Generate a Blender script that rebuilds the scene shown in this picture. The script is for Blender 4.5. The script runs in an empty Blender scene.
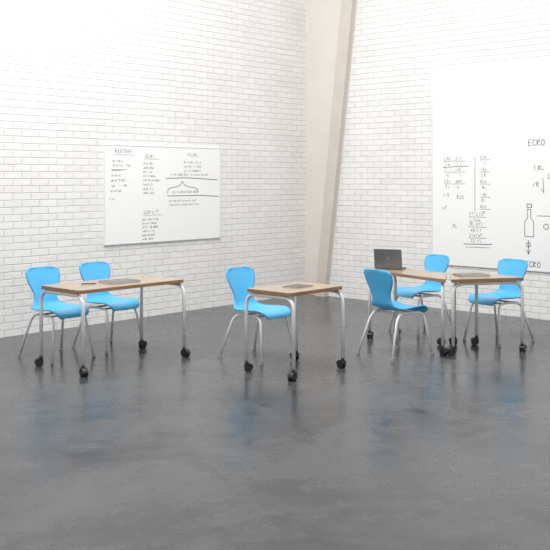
import bpy, bmesh, math, random
from mathutils import Vector, Matrix, Quaternion
random.seed(7)
scene = bpy.context.scene
scene.view_settings.view_transform = 'Standard'
scene.view_settings.look = 'None'
col = scene.collection

# ---------------------------------------------------------------- materials
def new_mat(name):
    m = bpy.data.materials.new(name); m.use_nodes = True
    nt = m.node_tree
    return m, nt, nt.nodes['Principled BSDF']
def simple(name, c, rough=0.5, metal=0.0, noise=0.04, scale=20, spec=0.5):
    m, nt, b = new_mat(name)
    b.inputs['Roughness'].default_value = rough
    b.inputs['Metallic'].default_value = metal
    b.inputs['Specular IOR Level'].default_value = spec
    tc = nt.nodes.new('ShaderNodeTexCoord'); n = nt.nodes.new('ShaderNodeTexNoise')
    n.inputs['Scale'].default_value = scale
    nt.links.new(tc.outputs['Object'], n.inputs['Vector'])
    r = nt.nodes.new('ShaderNodeValToRGB')
    r.color_ramp.elements[0].color = (*[max(0, x*(1-noise)) for x in c], 1)
    r.color_ramp.elements[1].color = (*[min(1, x*(1+noise)) for x in c], 1)
    nt.links.new(n.outputs['Fac'], r.inputs['Fac'])
    nt.links.new(r.outputs['Color'], b.inputs['Base Color'])
    return m

def brick_mat():
    m, nt, b = new_mat('white_painted_brick')
    N = nt.nodes.new; L = nt.links.new
    tc = N('ShaderNodeTexCoord'); sep = N('ShaderNodeSeparateXYZ'); com = N('ShaderNodeCombineXYZ')
    L(tc.outputs['Object'], sep.inputs[0]); L(sep.outputs['X'], com.inputs['X']); L(sep.outputs['Z'], com.inputs['Y'])
    wn = N('ShaderNodeTexNoise'); wn.inputs['Scale'].default_value = 5.0
    L(com.outputs[0], wn.inputs['Vector'])
    mm = N('ShaderNodeVectorMath'); mm.operation = 'SCALE'; mm.inputs['Scale'].default_value = 0.014
    L(wn.outputs['Color'], mm.inputs[0])
    ad = N('ShaderNodeVectorMath'); ad.operation = 'ADD'
    L(com.outputs[0], ad.inputs[0]); L(mm.outputs[0], ad.inputs[1])
    br = N('ShaderNodeTexBrick')
    br.inputs['Scale'].default_value = 1.0
    br.inputs['Brick Width'].default_value = 0.225
    br.inputs['Row Height'].default_value = 0.078
    br.inputs['Mortar Size'].default_value = 0.007
    br.inputs['Mortar Smooth'].default_value = 0.6
    br.inputs['Color1'].default_value = (0.88, 0.875, 0.865, 1)
    br.inputs['Color2'].default_value = (0.83, 0.825, 0.812, 1)
    br.inputs['Mortar'].default_value = (0.75, 0.745, 0.732, 1)
    L(ad.outputs[0], br.inputs['Vector'])
    big = N('ShaderNodeTexNoise'); big.inputs['Scale'].default_value = 1.4; big.inputs['Detail'].default_value = 7
    L(com.outputs[0], big.inputs['Vector'])
    rr = N('ShaderNodeValToRGB')
    rr.color_ramp.elements[0].position = 0.3; rr.color_ramp.elements[0].color = (0.93, 0.93, 0.93, 1)
    rr.color_ramp.elements[1].position = 0.7; rr.color_ramp.elements[1].color = (1, 1, 1, 1)
    L(big.outputs['Fac'], rr.inputs['Fac'])
    mx = N('ShaderNodeMixRGB'); mx.blend_type = 'MULTIPLY'; mx.inputs['Fac'].default_value = 1
    L(br.outputs['Color'], mx.inputs['Color1']); L(rr.outputs['Color'], mx.inputs['Color2'])
    L(mx.outputs['Color'], b.inputs['Base Color'])
    b.inputs['Roughness'].default_value = 0.65
    fn = N('ShaderNodeTexNoise'); fn.inputs['Scale'].default_value = 25; fn.inputs['Detail'].default_value = 5
    L(com.outputs[0], fn.inputs['Vector'])
    inv = N('ShaderNodeMath'); inv.operation = 'MULTIPLY_ADD'
    inv.inputs[1].default_value = -1.0; inv.inputs[2].default_value = 1.0
    L(br.outputs['Fac'], inv.inputs[0])
    ma = N('ShaderNodeMath'); ma.operation = 'MULTIPLY_ADD'; ma.inputs[1].default_value = 0.6
    L(fn.outputs['Fac'], ma.inputs[0]); L(inv.outputs[0], ma.inputs[2])
    bp = N('ShaderNodeBump'); bp.inputs['Strength'].default_value = 0.7; bp.inputs['Distance'].default_value = 0.008
    L(ma.outputs[0], bp.inputs['Height']); L(bp.outputs['Normal'], b.inputs['Normal'])
    return m

def floor_mat():
    m, nt, b = new_mat('polished_concrete')
    N = nt.nodes.new; L = nt.links.new
    tc = N('ShaderNodeTexCoord')
    n1 = N('ShaderNodeTexNoise'); n1.inputs['Scale'].default_value = 0.8; n1.inputs['Detail'].default_value = 9
    n1.inputs['Roughness'].default_value = 0.62; n1.inputs['Distortion'].default_value = 0.8
    n2 = N('ShaderNodeTexNoise'); n2.inputs['Scale'].default_value = 7; n2.inputs['Detail'].default_value = 8
    L(tc.outputs['Object'], n1.inputs['Vector']); L(tc.outputs['Object'], n2.inputs['Vector'])
    mixf = N('ShaderNodeMath'); mixf.operation = 'MULTIPLY_ADD'; mixf.inputs[1].default_value = 0.25
    L(n2.outputs['Fac'], mixf.inputs[0])
    sc = N('ShaderNodeMath'); sc.operation = 'MULTIPLY'; sc.inputs[1].default_value = 0.75
    L(n1.outputs['Fac'], sc.inputs[0]); L(sc.outputs[0], mixf.inputs[2])
    r = N('ShaderNodeValToRGB')
    r.color_ramp.elements[0].position = 0.38; r.color_ramp.elements[0].color = (0.032, 0.036, 0.043, 1)
    r.color_ramp.elements[1].position = 0.64; r.color_ramp.elements[1].color = (0.115, 0.117, 0.122, 1)
    L(mixf.outputs[0], r.inputs['Fac']); L(r.outputs['Color'], b.inputs['Base Color'])
    r2 = N('ShaderNodeMapRange'); r2.inputs['From Min'].default_value = 0.38; r2.inputs['From Max'].default_value = 0.64
    r2.inputs['To Min'].default_value = 0.18; r2.inputs['To Max'].default_value = 0.36
    L(mixf.outputs[0], r2.inputs['Value']); L(r2.outputs[0], b.inputs['Roughness'])
    b.inputs['Specular IOR Level'].default_value = 0.42
    bp = N('ShaderNodeBump'); bp.inputs['Strength'].default_value = 0.06; bp.inputs['Distance'].default_value = 0.01
    L(n2.outputs['Fac'], bp.inputs['Height']); L(bp.outputs['Normal'], b.inputs['Normal'])
    return m

def wood_mat(name, c1, c2, rough):
    m, nt, b = new_mat(name)
    N = nt.nodes.new; L = nt.links.new
    tc = N('ShaderNodeTexCoord'); mp = N('ShaderNodeMapping'); mp.inputs['Scale'].default_value = (2, 22, 30)
    n = N('ShaderNodeTexNoise'); n.inputs['Scale'].default_value = 2.0; n.inputs['Detail'].default_value = 6
    L(tc.outputs['Object'], mp.inputs['Vector']); L(mp.outputs[0], n.inputs['Vector'])
    r = N('ShaderNodeValToRGB')
    r.color_ramp.elements[0].position = 0.35; r.color_ramp.elements[0].color = (*c1, 1)
    r.color_ramp.elements[1].position = 0.65; r.color_ramp.elements[1].color = (*c2, 1)
    L(n.outputs['Fac'], r.inputs['Fac']); L(r.outputs['Color'], b.inputs['Base Color'])
    b.inputs['Roughness'].default_value = rough
    return m

M_brick = brick_mat(); M_floor = floor_mat()
M_blue = simple('blue_plastic', (0.085, 0.44, 0.76), 0.38, 0, 0.02)
M_silver = simple('silver_powdercoat', (0.76, 0.76, 0.76), 0.35, 0.0, 0.02)
M_black = simple('black_rubber', (0.018, 0.018, 0.02), 0.4)
M_glide = simple('grey_glide', (0.3, 0.3, 0.31), 0.5)
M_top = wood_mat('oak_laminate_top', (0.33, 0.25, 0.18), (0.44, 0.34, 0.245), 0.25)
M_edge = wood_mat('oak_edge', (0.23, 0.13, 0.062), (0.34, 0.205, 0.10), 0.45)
M_board = simple('whiteboard_enamel', (0.90, 0.90, 0.895), 0.22, 0, 0.008, 3)
M_frame = simple('board_trim', (0.8, 0.8, 0.8), 0.4, 0, 0.02)
M_ink = simple('marker_ink', (0.12, 0.12, 0.13), 0.6)
M_lap = simple('laptop_aluminium', (0.20, 0.20, 0.205), 0.38, 0.5)
M_logo = simple('laptop_badge', (0.6, 0.6, 0.6), 0.2, 0.8)
M_key = simple('laptop_keys', (0.02, 0.02, 0.02), 0.5)
M_screen = simple('dark_screen', (0.03, 0.032, 0.036), 0.15)
M_plaster = simple('beige_plaster', (0.70, 0.67, 0.63), 0.8, 0, 0.05, 4)
M_conc = simple('tan_concrete', (0.60, 0.555, 0.50), 0.8, 0, 0.08, 5)

# ---------------------------------------------------------------- helpers
def link(name, me, mat=None, parent=None, smooth=False):
    o = bpy.data.objects.new(name, me); col.objects.link(o)
    if mat and not me.materials: me.materials.append(mat)
    if smooth:
        for p in me.polygons: p.use_smooth = True
    if parent: o.parent = parent
    return o
def empty(name, loc, rz=0):
    e = bpy.data.objects.new(name, None); e.empty_display_size = 0.1
    e.location = loc; e.rotation_euler = (0, 0, rz); col.objects.link(e); return e
def bm_box(bm, x0, x1, y0, y1, z0, z1, bevel=0, seg=2):
    r = bmesh.ops.create_cube(bm, size=1)
    vs = r['verts']
    for v in vs:
        v.co = Vector(((x0+x1)/2+v.co.x*(x1-x0), (y0+y1)/2+v.co.y*(y1-y0), (z0+z1)/2+v.co.z*(z1-z0)))
    if bevel:
        es = list({e for v in vs for e in v.link_edges})
        bmesh.ops.bevel(bm, geom=es, offset=bevel, segments=seg, affect='EDGES')
def box(name, dims, mat, parent=None, bevel=0):
    bm = bmesh.new(); bm_box(bm, *dims, bevel=bevel)
    me = bpy.data.meshes.new(name); bm.to_mesh(me); bm.free()
    return link(name, me, mat, parent)
def fillet(pts, rad, n=8):
    pts = [Vector(p) for p in pts]; out = [pts[0]]
    for i in range(1, len(pts)-1):
        a, p, c = pts[i-1], pts[i], pts[i+1]
        r = rad[i-1] if isinstance(rad, (list, tuple)) else rad
        d1 = (a-p); d2 = (c-p)
        r1 = min(r, d1.length*0.49); r2 = min(r, d2.length*0.49)
        s = p + d1.normalized()*r1; e = p + d2.normalized()*r2
        for k in range(n+1):
            t = k/n
            out.append(s*(1-t)**2 + p*2*t*(1-t) + e*t*t)
    out.append(pts[-1]); return out
def bm_tube(bm, pts, r, seg=12, cap=True):
    pts = [Vector(p) for p in pts]
    T = []
    for i in range(len(pts)):
        a = pts[max(0, i-1)]; b = pts[min(len(pts)-1, i+1)]
        T.append((b-a).normalized())
    up = Vector((0, 0, 1)) if abs(T[0].z) < 0.9 else Vector((1, 0, 0))
    nrm = T[0].cross(up).normalized(); rings = []
    for i, p in enumerate(pts):
        if i:
            nrm = (nrm - T[i]*nrm.dot(T[i])).normalized()
        bn = T[i].cross(nrm)
        rings.append([bm.verts.new(p + (nrm*math.cos(2*math.pi*k/seg)+bn*math.sin(2*math.pi*k/seg))*r) for k in range(seg)])
    for a, b in zip(rings, rings[1:]):
        for k in range(seg):
            bm.faces.new((a[k], a[(k+1) % seg], b[(k+1) % seg], b[k]))
    if cap:
        bm.faces.new(rings[0][::-1]); bm.faces.new(rings[-1])
def finish(bm, name):
    bmesh.ops.recalc_face_normals(bm, faces=bm.faces)
    me = bpy.data.meshes.new(name); bm.to_mesh(me); bm.free(); return me
def shade_auto(o, ang=40):
    for p in o.data.polygons: p.use_smooth = True
    try: o.data.set_sharp_from_angle(angle=math.radians(ang))
    except Exception: pass

# ---------------------------------------------------------------- plan
KW, KF = 0.983, 0.972            # plan scale of the room and of the furniture layout
CAMZ = 1.72
U = Vector((0.670, 0.742, 0)); U.normalize()
V = Vector((-U.y, U.x, 0))
H = 5.0
corner = Vector((0.48, 13.99, 0))*KW
angU = math.atan2(U.y, U.x)
fl = box('floor', (-14, 14, -6, 16, -0.1, 0), M_floor)
wl = box('wall_left', (-9.0, 0.0, 0.0, 0.2, 0, H), M_brick); wl.location = corner; wl.rotation_euler = (0, 0, angU)
angR = math.atan2(-V.y, -V.x)
wr = box('wall_right', (0.0, 10.0, 0.0, 0.2, 0, H), M_brick); wr.location = corner; wr.rotation_euler = (0, 0, angR)

def prism(name, poly, y0, y1, mat):
    bm = bmesh.new()
    a = [bm.verts.new((x, y0, z)) for x, z in poly]; b = [bm.verts.new((x, y1, z)) for x, z in poly]
    bm.faces.new(a); bm.faces.new(b[::-1]); n = len(poly)
    for i in range(n): bm.faces.new((a[i], b[i], b[(i+1) % n], a[(i+1) % n]))
    o = link(name, finish(bm, name), mat); o.location = corner; o.rotation_euler = (0, 0, angR); return o
prism('trim_plaster_panel', [(0.0, 0), (0.42, 0), (0.74, 2.6), (1.03, H), (0.0, H)], -0.03, 0.0, M_plaster)
prism('trim_concrete_brace', [(0.26, 0), (0.42, 0), (0.74, 2.6), (1.03, H), (0.83, H), (0.55, 2.6)], -0.11, -0.03, M_conc)

# ---------------------------------------------------------------- whiteboards with handwriting
def ribbon(bm, pts, y, w=0.005):
    for (x0, z0), (x1, z1) in zip(pts, pts[1:]):
        d = Vector((x1-x0, z1-z0))
        if d.length < 1e-5: continue
        d.normalize(); n = Vector((-d.y, d.x))*w/2; e = d*w*0.4
        q = [(x0-e.x+n.x, z0-e.y+n.y), (x0-e.x-n.x, z0-e.y-n.y), (x1+e.x-n.x, z1+e.y-n.y), (x1+e.x+n.x, z1+e.y+n.y)]
        bm.faces.new([bm.verts.new((a, y, b)) for a, b in q])
GL = [[(0,0),(0,1)],[(0,1),(0,0),(.8,0)],[(0,0),(.4,1),(.8,0)],[(.2,.5),(.6,.5)],[(.8,.9),(.2,.9),(0,.5),(.2,0),(.8,.1)],
      [(0,0),(0,1),(.7,.8),(0,.5),(.8,0)],[(0,1),(.8,1),(.4,1),(.4,0)],[(0,1),(.8,0)],[(.8,1),(0,0)],
      [(0,.8),(.3,1),(.7,.8),(.5,.4),(0,0),(.8,0)],[(.4,1),(0,.6),(.2,0),(.7,.2),(.8,.7),(.4,1)],
      [(0,.5),(.2,.1),(.4,.6),(.6,.1),(.8,.5)],[(.8,.6),(.3,.7),(.1,.3),(.5,0),(.8,.6),(.8,0)]]
def word(bm, x, z, n, h, y, w=0.005):
    for i in range(n):
        g = random.choice(GL)
        pts = [(x+px*h*0.6+random.uniform(-.08,.08)*h, z+pz*h*random.uniform(.8,1)+random.uniform(-.1,.1)*h) for px, pz in g]
        ribbon(bm, pts, y, w); x += h*random.uniform(0.72, 0.9)
    return x
def para(bm, x, z, rows, width, h, gap, y, w=0.0040):
    for r in range(rows):
        xx = x+random.uniform(0, .02); lim = x+width*random.uniform(0.6, 1.0)
        while xx < lim:
            xx = word(bm, xx, z-r*gap, random.randint(2, 5), h, y, w)+h*0.7
def board(width, z0, z1, t0, ang, writer):
    L = Vector((math.cos(ang), math.sin(ang), 0))
    p = empty('whiteboard', corner + L*t0 + Vector((0, 0, z0)), ang)
    hgt = z1-z0
    box('panel', (0, width, -0.022, -0.001, 0, hgt), M_board, p, 0.004)
    bm = bmesh.new()
    for d in ((-0.006, width+0.006, -0.027, 0, -0.008, 0.0), (-0.006, width+0.006, -0.027, 0, hgt, hgt+0.008),
              (-0.008, 0.0, -0.027, 0, -0.008, hgt+0.008), (width, width+0.008, -0.027, 0, -0.008, hgt+0.008)):
        bm_box(bm, *d)
    link('trim', finish(bm, 'trim'), M_frame, p)
    bm = bmesh.new(); writer(bm, -0.0232, hgt)
    me = bpy.data.meshes.new('handwriting'); bm.to_mesh(me); bm.free()
    link('handwriting', me, M_ink, p)
    return p
def write_left(bm, y, h):
    Z = lambda px: h-(px-147)/81.0
    word(bm, 0.15, Z(154), 7, 0.045, y, 0.005); ribbon(bm, [(0.13, Z(156)), (0.44, Z(156))], y, .004)
    para(bm, 0.10, Z(163), 2, 0.28, 0.026, 0.055, y)
    para(bm, 0.08, Z(172), 5, 0.24, 0.026, 0.062, y)
    ribbon(bm, [(0.1, Z(171)), (0.32, Z(170.5))], y, .007)
    para(bm, 0.06, Z(200), 1, 0.12, 0.026, 0.05, y)
    word(bm, 0.62, Z(158), 5, 0.045, y, 0.005); ribbon(bm, [(0.6, Z(159.5)), (0.84, Z(159.5))], y, .004)
    para(bm, 0.58, Z(165), 8, 0.22, 0.024, 0.052, y)
    word(bm, 0.60, Z(214), 7, 0.04, y, 0.005); ribbon(bm, [(0.58, Z(216)), (0.9, Z(216))], y, .004)
    para(bm, 0.56, Z(221), 6, 0.26, 0.022, 0.048, y)
    word(bm, 1.32, Z(156), 6, 0.038, y, 0.005)
    para(bm, 1.25, Z(163), 3, 0.45, 0.024, 0.055, y)
    ribbon(bm, [(0.95, Z(179)), (1.30, Z(178.4)), (1.86, Z(180.5))], y, 0.009)
    para(bm, 1.02, Z(176), 1, 0.7, 0.024, 0.05, y)
    br = [(0.98, Z(194)), (0.99, Z(190)), (1.04, Z(188.6)), (1.14, Z(187.8)), (1.2, Z(186)), (1.23, Z(182)), (1.27, Z(186)), (1.34, Z(187.8)), (1.44, Z(188.6)), (1.49, Z(190)), (1.5, Z(194))]
    ribbon(bm, br, y, 0.008)
    ribbon(bm, [(0.98, Z(197)), (1.55, Z(197)), (1.88, Z(198.5))], y, 0.009)
    para(bm, 1.05, Z(194), 1, 0.75, 0.024, 0.05, y)
    para(bm, 1.0, Z(203), 2, 0.5, 0.022, 0.05, y)
def write_right(bm, y, h):
    Z = lambda px: 1.13-(px-178)*0.0128
    def frac(x, z, wd, hh=0.04):
        n = max(1, int(wd/(hh*0.95)))
        word(bm, x, z+0.018, n, hh, y, 0.0045); ribbon(bm, [(x-0.01, z), (x+wd, z)], y, 0.0055); word(bm, x+0.02, z-0.018-hh, max(1, n-1), hh, y, 0.0045)
    for pz in (161, 172, 184):
        frac(0.19, Z(pz), 0.12); frac(0.36, Z(pz), 0.14)
        ribbon(bm, [(0.325, Z(pz)-.01), (0.345, Z(pz)-.01)], y, .005); ribbon(bm, [(0.325, Z(pz)+.01), (0.345, Z(pz)+.01)], y, .005)
    ribbon(bm, [(0.17, Z(167)), (0.55, Z(166))], y, 0.008)
    word(bm, 0.16, Z(197), 3, 0.045, y, .005); word(bm, 0.16, Z(210), 2, 0.045, y, .005); word(bm, 0.38, Z(199), 3, 0.045, y, .005)
    for pz in (160, 172, 184, 197, 209):
        frac(0.72, Z(pz), 0.14, 0.038)
    ribbon(bm, [(0.64, Z(157)), (0.64, Z(213))], y, 0.006)
    for pz in (217, 227, 238): frac(0.56, Z(pz), 0.24, 0.04)
    ribbon(bm, [(0.48, Z(244.5)), (0.88, Z(243.5))], y, 0.010); ribbon(bm, [(0.5, Z(247.5)), (0.86, Z(247))], y, 0.006)
    word(bm, 0.32, Z(228), 2, .045, y, .005)
    def caps(x, z, s, w):
        for g in ([(.7,1),(0,1),(0,.5),(.6,.5),(0,.5),(0,0),(.7,0)], [(.8,.9),(.2,1),(0,.5),(.2,0),(.8,.1)],
                  [(0,0),(0,1),(.7,.8),(0,.5),(.8,0)], [(.4,1),(0,.6),(.2,0),(.7,.1),(.8,.7),(.4,1)]):
            ribbon(bm, [(x+a*s*.75, z+b*s) for a, b in g], y, w); x += s*.8
    caps(1.38, Z(147), 0.07, 0.008)
    def circ(cx, cz, r):
        ribbon(bm, [(cx+r*math.cos(a*math.pi/9), cz+r*math.sin(a*math.pi/9)) for a in range(19)], y, 0.008)
    word(bm, 1.46, Z(170), 3, .055, y, .007); word(bm, 1.64, Z(178), 3, .055, y, .007)
    ribbon(bm, [(1.57, Z(178)), (1.58, Z(192)), (1.55, Z(188))], y, .007)
    word(bm, 1.44, Z(186), 2, .055, y, .007)
    ribbon(bm, [(1.37, Z(208)), (1.37, Z(216)), (1.33, Z(220)), (1.33, Z(234)), (1.45, Z(234)), (1.45, Z(220)), (1.41, Z(216)), (1.41, Z(208)), (1.36, Z(208))], y, .008)
    ribbon(bm, [(1.36, Z(206)), (1.36, Z(203)), (1.42, Z(203)), (1.42, Z(206)), (1.36, Z(206))], y, .009)
    ribbon(bm, [(1.5, Z(214)), (1.70, Z(214)), (1.66, Z(211)), (1.70, Z(214)), (1.66, Z(217))], y, .008)
    circ(1.61, Z(224), 0.032)
    ribbon(bm, [(1.38, Z(238)), (1.38, Z(250))], y, .009); ribbon(bm, [(1.355, Z(247)), (1.38, Z(251)), (1.405, Z(247))], y, .008)
    circ(1.38, Z(242), 0.026)
    caps(1.34, Z(263), 0.065, 0.008)
    for i in range(3):
        para(bm, 1.95+i*0.33, Z(150), 6, 0.22, 0.045, 0.17, y, 0.006)
    word(bm, 1.85, Z(175), 3, .07, y, .008); circ(1.86, Z(216), .08)
board(1.91, 0.945*KW, 2.147*KW, -3.80*KW, angU, write_left)
board(3.2, 0.60*KW, 3.2, 2.23*KW, angR, write_right)

# ---------------------------------------------------------------- chair meshes
def cr(vals, t):
    n = len(vals)-1; x = t*n; i = min(int(x), n-1); f = x-i
    p0 = vals[max(i-1, 0)]; p1 = vals[i]; p2 = vals[i+1]; p3 = vals[min(i+2, n)]
    return 0.5*((2*p1)+(-p0+p2)*f+(2*p0-5*p1+4*p2-p3)*f*f+(-p0+3*p1-3*p2+p3)*f**3)
PY = [0.240, 0.230, 0.17, 0.08, -0.02, -0.11, -0.175, -0.210, -0.225, -0.238, -0.252, -0.268, -0.285, -0.300, -0.308]
PZ = [0.400, 0.430, 0.452, 0.450, 0.444, 0.443, 0.460, 0.500, 0.550, 0.605, 0.660, 0.715, 0.770, 0.815, 0.845]
PW = [0.155, 0.182, 0.206, 0.214, 0.214, 0.205, 0.182, 0.150, 0.130, 0.136, 0.164, 0.187, 0.194, 0.188, 0.162]
def shell_mesh():
    bm = bmesh.new(); NR, NC = 60, 18; grid = []
    for i in range(NR+1):
        t = i/NR
        y = cr(PY, t); z = cr(PZ, t); w = cr(PW, t)
        y2 = cr(PY, min(1, t+.01)); z2 = cr(PZ, min(1, t+.01)); y1 = cr(PY, max(0, t-.01)); z1 = cr(PZ, max(0, t-.01))
        tan = Vector((0, y2-y1, z2-z1)).normalized()
        nrm = Vector((1, 0, 0)).cross(tan)
        if nrm.z < 0 and t < .4: nrm = -nrm
        if nrm.y < 0 and t >= .4: nrm = -nrm
        if t > 0.88: w *= math.sqrt(max(0.0, 1-((t-0.88)/0.121)**2))*0.55+0.45
        if t < 0.05: w *= 0.90+0.10*(t/0.05)
        bend = 0.022 if t < 0.4 else 0.022+0.018*min(1, (t-0.4)/0.2)
        row = []
        for j in range(NC+1):
            s = -1+2*j/NC
            p = Vector((s*w, y, z)) + nrm*bend*(abs(s)**2.2)*(w/0.20)
            row.append(bm.verts.new(p))
        grid.append(row)
    for i in range(NR):
        for j in range(NC):
            bm.faces.new((grid[i][j], grid[i][j+1], grid[i+1][j+1], grid[i+1][j]))
    bmesh.ops.recalc_face_normals(bm, faces=bm.faces)
    bmesh.ops.solidify(bm, geom=bm.faces[:], thickness=0.013)
    bmesh.ops.recalc_face_normals(bm, faces=bm.faces)
    me = bpy.data.meshes.new('shell'); bm.to_mesh(me); bm.free()
    for p in me.polygons: p.use_smooth = True
    me.materials.append(M_blue); return me
def frame_mesh():
    bm = bmesh.new()
    for s in (-1, 1):
        pts = fillet([(s*0.235, 0.255, 0.012), (s*0.175, 0.19, 0.418), (s*0.155, 0.0, 0.418), (s*0.175, -0.155, 0.418), (s*0.24, -0.285, 0.012)],
                     [0.08, 0.05, 0.11], 10)
        bm_tube(bm, pts, 0.0125)
    bm_tube(bm, [(-0.162, 0.10, 0.412), (0.162, 0.10, 0.412)], 0.010)
    bm_tube(bm, [(-0.162, -0.09, 0.412), (0.162, -0.09, 0.412)], 0.010)
    me = finish(bm, 'frame')
    for p in me.polygons: p.use_smooth = True
    me.materials.append(M_silver); return me
def glide_mesh():
    bm = bmesh.new()
    for s in (-1, 1):
        for y in (0.255, -0.285):
            x = 0.235 if y > 0 else 0.24
            r = bmesh.ops.create_cone(bm, cap_ends=True, segments=16, radius1=0.018, radius2=0.014, depth=0.028)
            for v in r['verts']: v.co += Vector((s*x, y, 0.0145))
    me = finish(bm, 'glides'); me.materials.append(M_glide); return me
ME_shell, ME_cf, ME_gl = shell_mesh(), frame_mesh(), glide_mesh()
def chair(x, y, F):
    rz = math.atan2(F[1], F[0])-math.pi/2
    p = empty('classroom_chair', (x*KF, y*KF, 0), rz)
    link('seat_shell', ME_shell, None, p); link('leg_frame', ME_cf, None, p); link('foot_glides', ME_gl, None, p)
    return p
FV = (-V.x, -V.y)
chair(-2.15, 9.15, FV)
chair(-1.73, 9.68, FV)
chair(-0.16, 9.12, FV)
chair(1.22, 9.30, (0.80, 0.60))
chair(1.68, 10.66, (-0.83, -0.55))
chair(2.42, 10.06, (-0.80, -0.60))

# ---------------------------------------------------------------- tables
def caster(bm, x, y, ang):
    R = 0.033
    M = Matrix.Translation((x, y, 0)) @ Matrix.Rotation(ang, 4, 'Z')
    for s in (-1, 1):
        r = bmesh.ops.create_cone(bm, cap_ends=True, segments=24, radius1=R, radius2=R, depth=0.019)
        vs = r['verts']
        es = [e for e in {e for v in vs for e in v.link_edges} if len(e.link_faces) == 2 and any(len(f.verts) > 4 for f in e.link_faces)]
        rot = Matrix.Rotation(math.pi/2, 4, 'Y')
        for v in vs: v.co = M @ (Matrix.Translation((s*0.017, 0.018, R)) @ rot @ v.co)
        bmesh.ops.bevel(bm, geom=es, offset=0.004, segments=2, affect='EDGES')
    n = 10; ro, ri = R+0.011, R+0.004; prof = []
    for k in range(n+1):
        a = math.radians(5+150*k/n); prof.append((math.cos(a), math.sin(a)))
    L = []
    for xs in (-0.026, 0.026):
        L.append([[bm.verts.new(M @ Vector((xs, 0.018+c*rr, R+s*rr))) for c, s in prof] for rr in (ri, ro)])
    for k in range(n):
        bm.faces.new((L[0][1][k], L[0][1][k+1], L[1][1][k+1], L[1][1][k]))
        bm.faces.new((L[0][0][k], L[1][0][k], L[1][0][k+1], L[0][0][k+1]))
        bm.faces.new((L[0][0][k], L[0][0][k+1], L[0][1][k+1], L[0][1][k]))
        bm.faces.new((L[1][0][k], L[1][1][k], L[1][1][k+1], L[1][0][k+1]))
    for k in (0, n):
        bm.faces.new((L[0][0][k], L[0][1][k], L[1][1][k], L[1][0][k]))
    bm_tube(bm, [M @ Vector((0, 0, 0.03)), M @ Vector((0, 0, 0.105))], 0.0165, 14)
TOPZ, TH = 0.742, 0.032
def table(corners, legs, pairs):
    cx = sum(c[0] for c in corners)/len(corners); cy = sum(c[1] for c in corners)/len(corners)
    d = Vector((corners[1][0]-corners[0][0], corners[1][1]-corners[0][1])); rz = math.atan2(d.y, d.x)
    p = empty('classroom_table', (cx, cy, 0), rz)
    inv = Matrix.Rotation(-rz, 3, 'Z')
    loc = lambda q: inv @ Vector((q[0]-cx, q[1]-cy, 0))
    P = [loc(c) for c in corners]; n = len(P); out = []
    for i in range(n):
        a, b, c = P[i-1], P[i], P[(i+1) % n]; r = 0.03
        s = b+(a-b).normalized()*r; e = b+(c-b).normalized()*r
        for k in range(6):
            t = k/5; out.append(s*(1-t)**2+b*2*t*(1-t)+e*t*t)
    bm = bmesh.new()
    lo = [bm.verts.new((v.x, v.y, TOPZ-TH)) for v in out]; hi = [bm.verts.new((v.x, v.y, TOPZ-0.002)) for v in out]
    cc = [bm.verts.new((v.x*0.996, v.y*0.996, TOPZ)) for v in out]
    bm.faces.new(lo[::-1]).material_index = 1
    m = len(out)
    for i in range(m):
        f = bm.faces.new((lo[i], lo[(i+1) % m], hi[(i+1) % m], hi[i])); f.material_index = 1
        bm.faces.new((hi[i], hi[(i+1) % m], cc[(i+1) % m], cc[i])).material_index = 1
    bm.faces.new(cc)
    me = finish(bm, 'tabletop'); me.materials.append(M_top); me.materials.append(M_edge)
    link('tabletop', me, None, p)
    Lg = [loc(q) for q in legs]
    bm = bmesh.new(); zt = TOPZ-TH-0.018
    for a, b in pairs:
        A, B = Lg[a], Lg[b]
        pts = fillet([(A.x, A.y, 0.09), (A.x, A.y, zt), (B.x, B.y, zt), (B.x, B.y, 0.09)], 0.11, 10)
        bm_tube(bm, pts, 0.0165, 16)
    (a, b), (c, e) = pairs
    for f in (0.32, 0.68):
        s = Lg[a].lerp(Lg[b], f); t = Lg[e].lerp(Lg[c], f) if (Lg[e]-Lg[a]).length < (Lg[c]-Lg[a]).length else Lg[c].lerp(Lg[e], f)
        bm_tube(bm, [(s.x, s.y, zt+0.002), (t.x, t.y, zt+0.002)], 0.012, 10)
    o = link('leg_frame', finish(bm, 'leg_frame'), M_silver, p, True)
    bm = bmesh.new()
    for q in Lg: caster(bm, q.x, q.y, random.uniform(0, 6.28))
    o = link('casters', finish(bm, 'casters'), M_black, p); shade_auto(o)
    return p
def rect(cx, cy, a, b):
    C = Vector((cx*KF, cy*KF, 0))
    return [tuple((C+U*(sx*a/2)+V*(sy*b/2)).xy) for sx, sy in ((-1, -1), (1, -1), (1, 1), (-1, 1))]
table(rect(-1.55, 8.93, 1.225, 0.60), rect(-1.55, 8.93, 1.18, 0.635), [(0, 3), (1, 2)])
table(rect(0.185, 8.53, 0.73, 0.52), rect(0.185, 8.53, 0.68, 0.555), [(0, 3), (1, 2)])
S = lambda L: [(x*KF, y*KF) for x, y in L]
table(S([(1.00, 10.20), (1.69, 9.17), (1.82, 9.80), (1.37, 10.46)]),
      S([(1.04, 10.17), (1.675, 9.24), (1.775, 9.78), (1.355, 10.40)]), [(0, 3), (1, 2)])
table(S([(1.745, 9.17), (2.53, 9.36), (2.20, 9.88), (1.865, 9.84)]),
      S([(1.775, 9.22), (2.51, 9.39), (2.14, 9.82), (1.90, 9.79)]), [(0, 1), (3, 2)])

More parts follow.
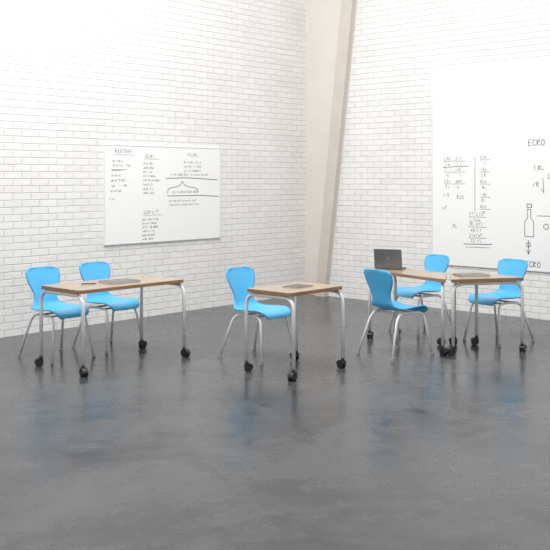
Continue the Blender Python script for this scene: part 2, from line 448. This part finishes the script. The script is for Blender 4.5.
# ---------------------------------------------------------------- things on tables
def laptop_open(x, y, rz):
    p = empty('laptop', (x*KF, y*KF, TOPZ), rz)
    W, D = 0.30, 0.21
    box('base', (-W/2, W/2, 0, D, 0.002, 0.016), M_lap, p, 0.004)
    bm = bmesh.new()
    for r in range(5):
        for k in range(12):
            x0 = -0.135+k*0.0225; y0 = 0.03+r*0.021
            bm_box(bm, x0, x0+0.019, y0, y0+0.017, 0.016, 0.0175)
    link('keyboard', finish(bm, 'keyboard'), M_key, p)
    lid = box('lid', (-W/2, W/2, -0.004, 0.004, 0, 0.21), M_lap, p, 0.003)
    lid.location = (0, -0.002, 0.016); lid.rotation_euler = (math.radians(12), 0, 0)
    box('screen', (-W/2+0.01, W/2-0.01, 0.004, 0.005, 0.01, 0.20), M_screen, lid)
    bm = bmesh.new(); bmesh.ops.create_cone(bm, cap_ends=True, segments=20, radius1=0.016, radius2=0.016, depth=0.001)
    lg = link('badge', finish(bm, 'badge'), M_logo, lid); lg.location = (0, -0.0045, 0.11); lg.rotation_euler = (math.pi/2, 0, 0)
    return p
laptop_open(1.245, 10.15, math.atan2(-0.52, 1)+0.12)
def closed(name, x, y, rz, w, d, h, body, topm):
    p = empty(name, (x*KF, y*KF, TOPZ), rz)
    box('body', (-w/2, w/2, -d/2, d/2, 0.001, h), body, p, 0.003)
    box('cover', (-w/2+0.006, w/2-0.006, -d/2+0.006, d/2-0.006, h, h+0.002), topm, p)
    return p
closed('closed_laptop', -1.50, 8.92, angU-0.05, 0.33, 0.23, 0.018, M_logo, M_lap)
closed('tablet', 0.21, 8.55, angU+0.1, 0.25, 0.18, 0.009, M_logo, M_screen)
closed('closed_laptop', 2.02, 9.52, 0.25, 0.31, 0.22, 0.016, M_logo, M_lap)
def pen(x, y, rz):
    bm = bmesh.new(); bm_tube(bm, [(-0.07, 0, 0.006), (0.055, 0, 0.006)], 0.0045, 8)
    r = bmesh.ops.create_cone(bm, cap_ends=True, segments=8, radius1=0.0045, radius2=0.001, depth=0.014)
    for v in r['verts']: v.co = Matrix.Translation((0.062, 0, 0.006)) @ Matrix.Rotation(math.pi/2, 4, 'Y') @ v.co
    o = link('pen', finish(bm, 'pen'), M_black); o.location = (x*KF, y*KF, TOPZ); o.rotation_euler = (0, 0, rz); return o
pen(-1.76, 8.76, 0.3)

# ---------------------------------------------------------------- light
w = bpy.data.worlds.new('World'); scene.world = w; w.use_nodes = True
bg = w.node_tree.nodes['Background']; bg.inputs[0].default_value = (1.0, 0.99, 0.98, 1); bg.inputs[1].default_value = 0.85
def area(name, loc, target, size, e, c=(1, 1, 1)):
    l = bpy.data.lights.new(name, 'AREA'); l.shape = 'RECTANGLE'; l.size, l.size_y = size; l.energy = e; l.color = c
    o = bpy.data.objects.new(name, l); col.objects.link(o); o.location = loc
    o.rotation_euler = (Vector(target)-Vector(loc)).to_track_quat('-Z', 'Y').to_euler(); return o
area('added_overhead_fill', (-0.6, 7.6, 5.6), (0.5, 10.2, 0), (5, 4), 370, (1, 0.985, 0.96))  # added area light for brighter walls and soft shadows

# ---------------------------------------------------------------- camera
cam = bpy.data.cameras.new('camera'); co = bpy.data.objects.new('camera', cam); col.objects.link(co)
co.location = (0, 0, CAMZ); co.rotation_euler = (math.pi/2, 0, 0)
cam.sensor_width = 36; cam.lens = 925/550*36
cam.shift_y = -97/550
cam.clip_end = 200
scene.camera = co
